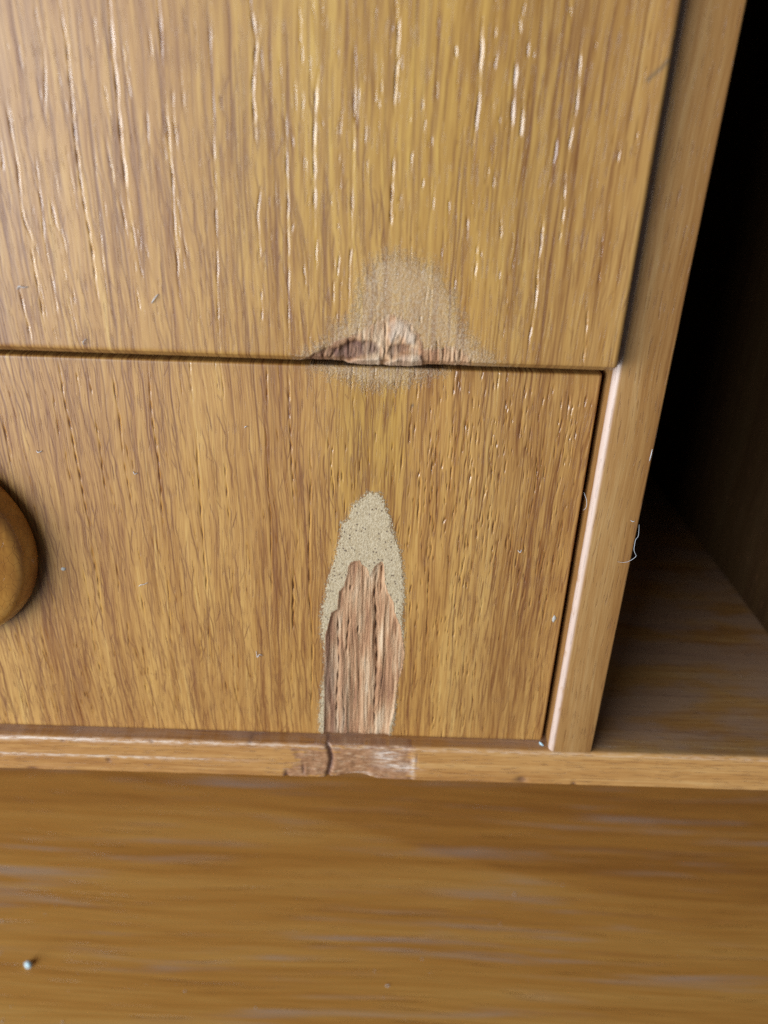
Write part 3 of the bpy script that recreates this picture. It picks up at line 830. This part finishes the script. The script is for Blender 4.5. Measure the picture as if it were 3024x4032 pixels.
def divider():
    """8 mm upright board with a softly rounded left front edge"""
    x0, x1, y1 = 34.85, 43.05, 200.0
    sec = []
    r, r2 = 1.1, 0.35
    for k in range(9):
        a = math.pi * 0.5 * k / 8
        sec.append((x0 + r - r * math.cos(a), YD + r - r * math.sin(a)))
    for k in range(5):
        a = math.pi * 0.5 * k / 4
        sec.append((x1 - r2 + r2 * math.sin(a), YD + r2 - r2 * math.cos(a)))
    sec += [(x1, y1), (x0, y1), (x0, YD + r + 0.35)]
    zz = np.concatenate([np.arange(ZS + 0.003, 24, 0.6), [ZTOP - 0.003]])
    V, Q = [], []
    m = len(sec)
    for z in zz:
        for i, (a, b) in enumerate(sec):
            w = 0.06 * (value_noise(np.array([i * 0.3]), np.array([z]), 1, 0.5, 4, 3)[0] - 0.5)
            V.append((a + w, b + w * 0.6, z))
    for i in range(len(zz) - 1):
        for k in range(m):
            Q.append((i * m + k, (i + 1) * m + k, (i + 1) * m + (k + 1) % m, i * m + (k + 1) % m))
    glint_w = np.array([[0.9, 1, 1, 1, 1, 0.95, 0.6, 0.15, 0] + [0] * (m - 9)] * len(zz)).ravel()
    me = mesh_np('divider', V, np.array(Q)[:, ::-1], {'edge_glint': glint_w})
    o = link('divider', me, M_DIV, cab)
    return o


def fix_normals(o):
    import bmesh
    bm = bmesh.new(); bm.from_mesh(o.data)
    bmesh.ops.recalc_face_normals(bm, faces=bm.faces)
    bm.to_mesh(o.data); bm.free()


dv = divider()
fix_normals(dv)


def shelf():
    """thin shelf; its front edge is a fine grid carved with dents and a crack"""
    x0, x1, y1 = -428.0, 206.0, 222.0
    xs = np.concatenate([np.arange(x0, -76, 4.0), np.arange(-76, 84, 0.22), np.arange(84, x1 + 0.1, 4.0)])
    # profile round the front edge: parameter -> (y, z)
    r = 0.7
    sec = [(y1, ZS), (40, ZS), (10, ZS), (2.0, ZS), (0.5, ZS), (-1.0, ZS), (-1.8, ZS)]
    yf = YD - 0.15
    for k in range(6):
        a = math.pi / 2 * k / 5
        sec.append((yf + r - r * math.sin(a), ZS - r + r * math.cos(a)))
    for z in np.linspace(ZS - r - 0.25, ZSB + 0.55, 26): sec.append((yf, z))
    for k in range(5):
        a = math.pi / 2 * k / 4
        sec.append((yf + 0.5 - 0.5 * math.cos(a), ZSB + 0.5 - 0.5 * math.sin(a)))
    sec += [(0.0, ZSB), (10, ZSB), (y1, ZSB)]
    sec = np.array(sec)
    X, I = np.meshgrid(xs, np.arange(len(sec)))
    Y = sec[I.astype(int), 0].copy()
    Z = sec[I.astype(int), 1].copy()
    front = np.clip((1.5 - Y) / 3.0, 0, 1)
    px = lambda zx: on_y([(1050 + .3918 * zx, 3000)], YD)[0][0]
    worn = np.full(X.shape, -6.0); dark = np.zeros(X.shape); pale = np.zeros(X.shape)
    h = np.zeros(X.shape)
    gs = lambda pts: on_y(zm(pts, 1050, 2800, .3918), YD)
    for poly in ([(250, 360), (1480, 330), (1490, 720), (140, 680), (170, 560), (300, 520)],):
        worn = np.maximum(worn, poly_sdf(X, Z, gs(poly)))
    worn = np.where(front > 0.5, worn, -6.0)
    # crack
    ck = gs([(590, 300), (640, 400), (655, 480), (640, 560), (615, 660)])
    ck = ck[np.argsort(ck[:, 1])]
    cxr = np.interp(Z, ck[:, 1], ck[:, 0])
    d = X - cxr
    c = np.exp(-(d / 0.42) ** 2) * front
    h += 0.65 * c
    dark = np.maximum(dark, c * 0.95)
    # bruised dish right of the crack, knocked up from below
    bx = px(900)
    dish = np.exp(-((X - bx) / 4.2) ** 2) * front
    lowp = np.clip((ZS - 2.0 - Z) / 6.5, 0, 1)
    h += dish * lowp * 0.55
    Zs = Z + np.exp(-np.abs((X - px(880)) / 3.6) ** 2.5) * np.clip((ZS - 5 - Z) / 3.5, 0, 1) ** 2 * 0.75 * np.clip((12 - Y) / 11, 0, 1)
    hl = np.exp(-((X - px(985)) / 1.8) ** 2) * np.exp(-((Z - ZSB - 0.7) / 0.5) ** 2)
    pale = np.maximum(pale, 1.6 * hl)  # lit edge of the notch, painted pale
    pz = gs([(1200, 450), (1330, 560), (1470, 560)])
    for (qx, qz), wx, wz in zip(pz, (2.2, 3.4, 0.5), (1.6, 0.9, 2.6)):
        pale = np.maximum(pale, 1.2 * np.exp(-((X - qx) / wx) ** 2 - ((Z - qz) / wz) ** 2))
    # rubbed top corner, painted highlight, and a pale ply line on the left half
    top = np.exp(-((Z - (ZS - 0.55)) / 0.42) ** 2) * front
    pale = np.maximum(pale, top * np.clip(0.95 - (X + 60) / 130, 0.35, 1))
    line = np.exp(-((Z - (ZS - 4.6)) / 0.30) ** 2) * front * np.clip((-18 - X) / 20, 0, 1)
    pale = np.maximum(pale, 0.9 * line)
    h += 0.12 * line * value_noise(X, Z, 0.8, 1, 5, 2)
    # bruises and nicks
    for (ax, ay, wx, wz, dp) in [(2055, 3070, 1.1, .8, .45), (2258, 3086, .5, .6, .2), (430, 2990, .5, .5, .2), (130, 3022, 1.2, .4, .15), (1130, 3055, .35, 1.0, .3), (1195, 3030, .25, 1.2, .3), (985, 2925, .6, .25, .2), (1640, 2990, .12, 1.6, .1), (600, 2920, .4, .3, .15), (250, 2915, .5, .3, .15)]:
        q = on_y([(ax, ay)], YD)[0]
        b = np.exp(-((X - q[0]) / wx) ** 2 - ((Z - q[1]) / wz) ** 2) * front
        h += dp * b
        dark = np.maximum(dark, b * 0.8)
    h += front * 0.16 * (value_noise(X, Z, 0.25, 0.6, 77, 3) - 0.5)
    h += front * np.clip(worn / 0.8, 0, 1) * 0.35 * (value_noise(X, Z, 0.9, 1.2, 78, 3) - 0.2)
    V = np.stack([X, Y + h, Zs], -1).reshape(-1, 3)
    R, Cn = X.shape
    idx = np.arange(R * Cn).reshape(R, Cn)
    Q = np.stack([idx[:-1, :-1], idx[1:, :-1], idx[1:, 1:], idx[:-1, 1:]], -1).reshape(-1, 4)
    back = np.stack([idx[-1, :-1], idx[0, :-1], idx[0, 1:], idx[-1, 1:]], -1)
    A = {'worn': worn.ravel(), 'dark': dark.ravel(), 'pale': np.clip(pale, 0, 1).ravel()}
    sel = (worn.ravel()[Q].mean(1) > 0)
    o = link('shelf', mesh_np('shelf', V, np.concatenate([Q[~sel], back]), A), M_SHELF, cab)
    tag(link('dented_edge', sub_mesh('dented_edge', V, Q, sel, A), M_SHELF, o), 'bruised and cracked stretch of the shelf edge with a notch below')


shelf()
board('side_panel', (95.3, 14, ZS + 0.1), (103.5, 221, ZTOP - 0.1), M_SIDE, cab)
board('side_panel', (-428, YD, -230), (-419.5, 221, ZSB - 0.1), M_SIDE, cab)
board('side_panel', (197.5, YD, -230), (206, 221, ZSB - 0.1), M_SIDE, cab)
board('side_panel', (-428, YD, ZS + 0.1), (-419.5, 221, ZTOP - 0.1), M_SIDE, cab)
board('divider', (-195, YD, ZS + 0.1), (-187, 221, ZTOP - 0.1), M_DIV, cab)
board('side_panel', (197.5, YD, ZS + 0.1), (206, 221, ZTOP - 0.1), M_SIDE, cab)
board('back_panel', (-428, 222.2, -230), (206, 228, ZTOP + 8), M_INNER, cab)
board('top_board', (-428, YD - 0.2, ZTOP), (206, 222, ZTOP + 8), M_INNER, cab)

# small pale blue dab where divider meets the shelf
gl = on_y([(2133, 2928)], -1.0)[0]
dab = tube('glue_dab', [(gl[0] - .5, -0.9, gl[1] + .35), (gl[0] - .1, -1.2, gl[1] + .05), (gl[0] + .35, -1.6, gl[1] - .3), (gl[0] + .6, -2.2, gl[1] - .5)], 0.28, M_GLUE)
dab.parent = cab
dab.matrix_parent_inverse = Matrix.Translation(-Vector(cab.location))
tag(dab, 'pale blue dab of residue at the foot of the divider')

# ------------------------------------------------------------------ desk top below
ZD = -230.2
desk = empty('desk', (0, 0, ZD - 22), 'wide orange brown teak desk top lying out of focus under the shelf', 'desk')
board('desk_top', (-460, -36, ZD - 22), (460, 260, ZD), M_DESK, desk, 2.0)

# ------------------------------------------------------------------ hairs, lint and dust
def fibre(name, pts, Y, rad, label, cat, off=0.06, bow=0.25, group=None):
    q = on_y(pts, Y)
    k = len(q)
    P = [(q[i][0], Y - off - bow * math.sin(math.pi * i / (k - 1)), q[i][1]) for i in range(k)]
    return tag(tube(name, P, rad, M_LINT), label, cat, group)


fibre('hair', zm([(300, 1170), (350, 1172), (400, 1155), (440, 1125), (458, 1100), (445, 1070), (438, 1040), (445, 1000), (455, 960), (480, 930), (490, 880), (495, 835)], 2300, 1700, .4364), YD, 0.034,
      'long curled white hair caught on the right edge of the divider', 'hair', 0.08, 0.7)
fibre('hair', zm([(5, 560), (22, 620), (18, 680), (0, 720)], 2300, 1700, .4364), YD, 0.035, 'short pale hair bridging the dark gap beside the divider', 'hair', -0.5, 0.6)
fibre('lint', zm([(75, 1250), (85, 1235), (105, 1240), (122, 1238)], 0, 0, .9114), YU, 0.06, 'hooked white fibre on the upper drawer, nearest the left edge of the photo', 'lint')
fibre('lint', zm([(655, 1310), (668, 1290), (685, 1270)], 0, 0, .9114), YU, 0.075, 'slanting pale fibre on the upper drawer, left of the rubbed patch', 'lint')
fibre('lint', zm([(365, 1490), (362, 1475), (375, 1462)], 0, 0, .9114), YU, 0.05, 'tiny curled fibre just above the bottom edge of the upper drawer', 'lint')
fibre('lint', zm([(200, 655), (212, 662), (230, 655)], 0, 1300, .7233), YL, 0.07, 'short white fibre on the lower drawer above the knob', 'lint')
fibre('lint', zm([(725, 768), (737, 780), (748, 775)], 0, 1300, .7233), YL, 0.06, 'bent white fibre in the middle of the lower drawer left half', 'lint')
fibre('lint', zm([(1330, 530), (1340, 520), (1350, 522)], 0, 1300, .7233), YL, 0.05, 'tiny white fibre on the lower drawer below the grey rubbed patch', 'lint')
fibre('lint', zm([(755, 1395), (768, 1382), (785, 1380), (805, 1372)], 0, 1300, .7233), YL, 0.05, 'thin wavy white fibre on the lower drawer right of the knob', 'lint')
fibre('lint', zm([(1395, 1745), (1402, 1775), (1415, 1760), (1430, 1772)], 0, 1300, .7233), YL, 0.06, 'small tangled fibre low on the lower drawer left of the filler', 'lint')
fibre('lint', zm([(45, 1008), (55, 1015), (62, 1005)], 2000, 1300, .859), YL, 0.055, 'small white fibre on the lower drawer right of the filler patch', 'lint')
fibre('lint', zm([(648, 600), (655, 570), (662, 545)], 2000, 1300, .859), YD, 0.06, 'white fibre stuck high on the right edge of the divider', 'lint', 0.05, 0.1)
fibre('lint', zm([(562, 872), (572, 876), (580, 874)], 2000, 1300, .859), YD, 0.06, 'tiny white fleck on the divider just above the curled hair', 'lint', 0.05, 0.05)


def flake(name, px, py, Y, rx, rz, label):
    q = on_y([(px, py)], Y)[0]
    V, Q, T = [], [], []
    n = 10
    rr = RNG.uniform(.65, 1.1, n)
    for lv, (s, dp) in enumerate(((1, 0.0), (0.7, 0.16), (0.3, 0.2))):
        for k in range(n):
            a = 2 * math.pi * k / n
            V.append((q[0] + rx * s * rr[k] * math.cos(a), Y + 0.03 - dp - 0.05 * RNG.random(), q[1] + rz * s * rr[k] * math.sin(a)))
    for lv in range(2):
        for k in range(n):
            Q.append((lv * n + k, lv * n + (k + 1) % n, (lv + 1) * n + (k + 1) % n, (lv + 1) * n + k))
    V.append((q[0], Y - .18, q[1]))
    for k in range(n): T.append((2 * n + k, 2 * n + (k + 1) % n, 3 * n))
    o = link(name, mesh_np(name, V, Q, tris=T), lint_mat('flake_' + name, (0.40, 0.37, 0.33)))
    fix_normals(o)
    return tag(o, label, 'dust fleck')


flake('dust_flake', 250, 2240, YL, .55, .4, 'soft grey dust flake on the lower drawer just right of the knob')
flake('dust_flake', 2182, 2435, YL, .35, .9, 'pale upright flake near the right edge of the lower drawer')

# dust on the desk: one bluish crumb, the rest uncountable specks
bx, by = on_z(112, 3800, ZD)
V, Q, T = [], [], []
nseg = 8
for lv, (s, zz) in enumerate(((1, 0), (0.95, 0.7), (0.55, 1.3))):
    for k in range(nseg):
        a = 2 * math.pi * k / nseg
        r = s * RNG.uniform(.8, 1.2)
        V.append((bx + 1.1 * r * math.cos(a), by + 1.0 * r * math.sin(a), ZD + zz - 0.02))
for lv in range(2):
    for k in range(nseg):
        Q.append((lv * nseg + k, lv * nseg + (k + 1) % nseg, (lv + 1) * nseg + (k + 1) % nseg, (lv + 1) * nseg + k))
V.append((bx, by, ZD + 1.45))
for k in range(nseg): T.append((2 * nseg + k, 2 * nseg + (k + 1) % nseg, len(V) - 1))
tag(link('crumb', mesh_np('crumb', V, Q, tris=T), lint_mat('crumb_pale_blue', (0.55, 0.74, 0.80))), 'pale blue crumb on the desk top near the lower left corner of the photo', 'crumb')
V, Q = [], []
for i in range(45):
    px = 3024 * RNG.random() ** 2.2
    py = 4032 - 560 * RNG.random() ** 1.4
    ax, ay = on_z(px, py, ZD)
    r = 0.11 * (2.2 ** RNG.normal(0, 0.6))
    e = r * RNG.uniform(1, 2.5)
    b = len(V)
    V += [(ax - e, ay, ZD), (ax, ay - r, ZD), (ax + e, ay, ZD), (ax, ay + r, ZD), (ax - e * .5, ay, ZD + r * .7), (ax, ay - r * .5, ZD + r), (ax + e * .5, ay, ZD + r * .8), (ax, ay + r * .5, ZD + r)]
    Q += [(b, b + 1, b + 5, b + 4), (b + 1, b + 2, b + 6, b + 5), (b + 2, b + 3, b + 7, b + 6), (b + 3, b, b + 4, b + 7), (b + 4, b + 5, b + 6, b + 7)]
tag(link('desk_dust', mesh_np('desk_dust', V, Q), M_LINT), 'fine pale dust specks scattered over the front of the desk top', 'dust', None, 'stuff')

# repeats of one kind carry the same group
for o in C.objects:
    if o.parent is None and o.get('category'):
        base = o.name.split('.')[0]
        g = {'lint': 'lint fibres caught on the wood', 'hair': 'pale hairs beside the divider', 'dust_flake': 'dust flakes on the lower drawer', 'drawer': 'drawers in the desk cabinet'}.get(base)
        if g: o['group'] = g
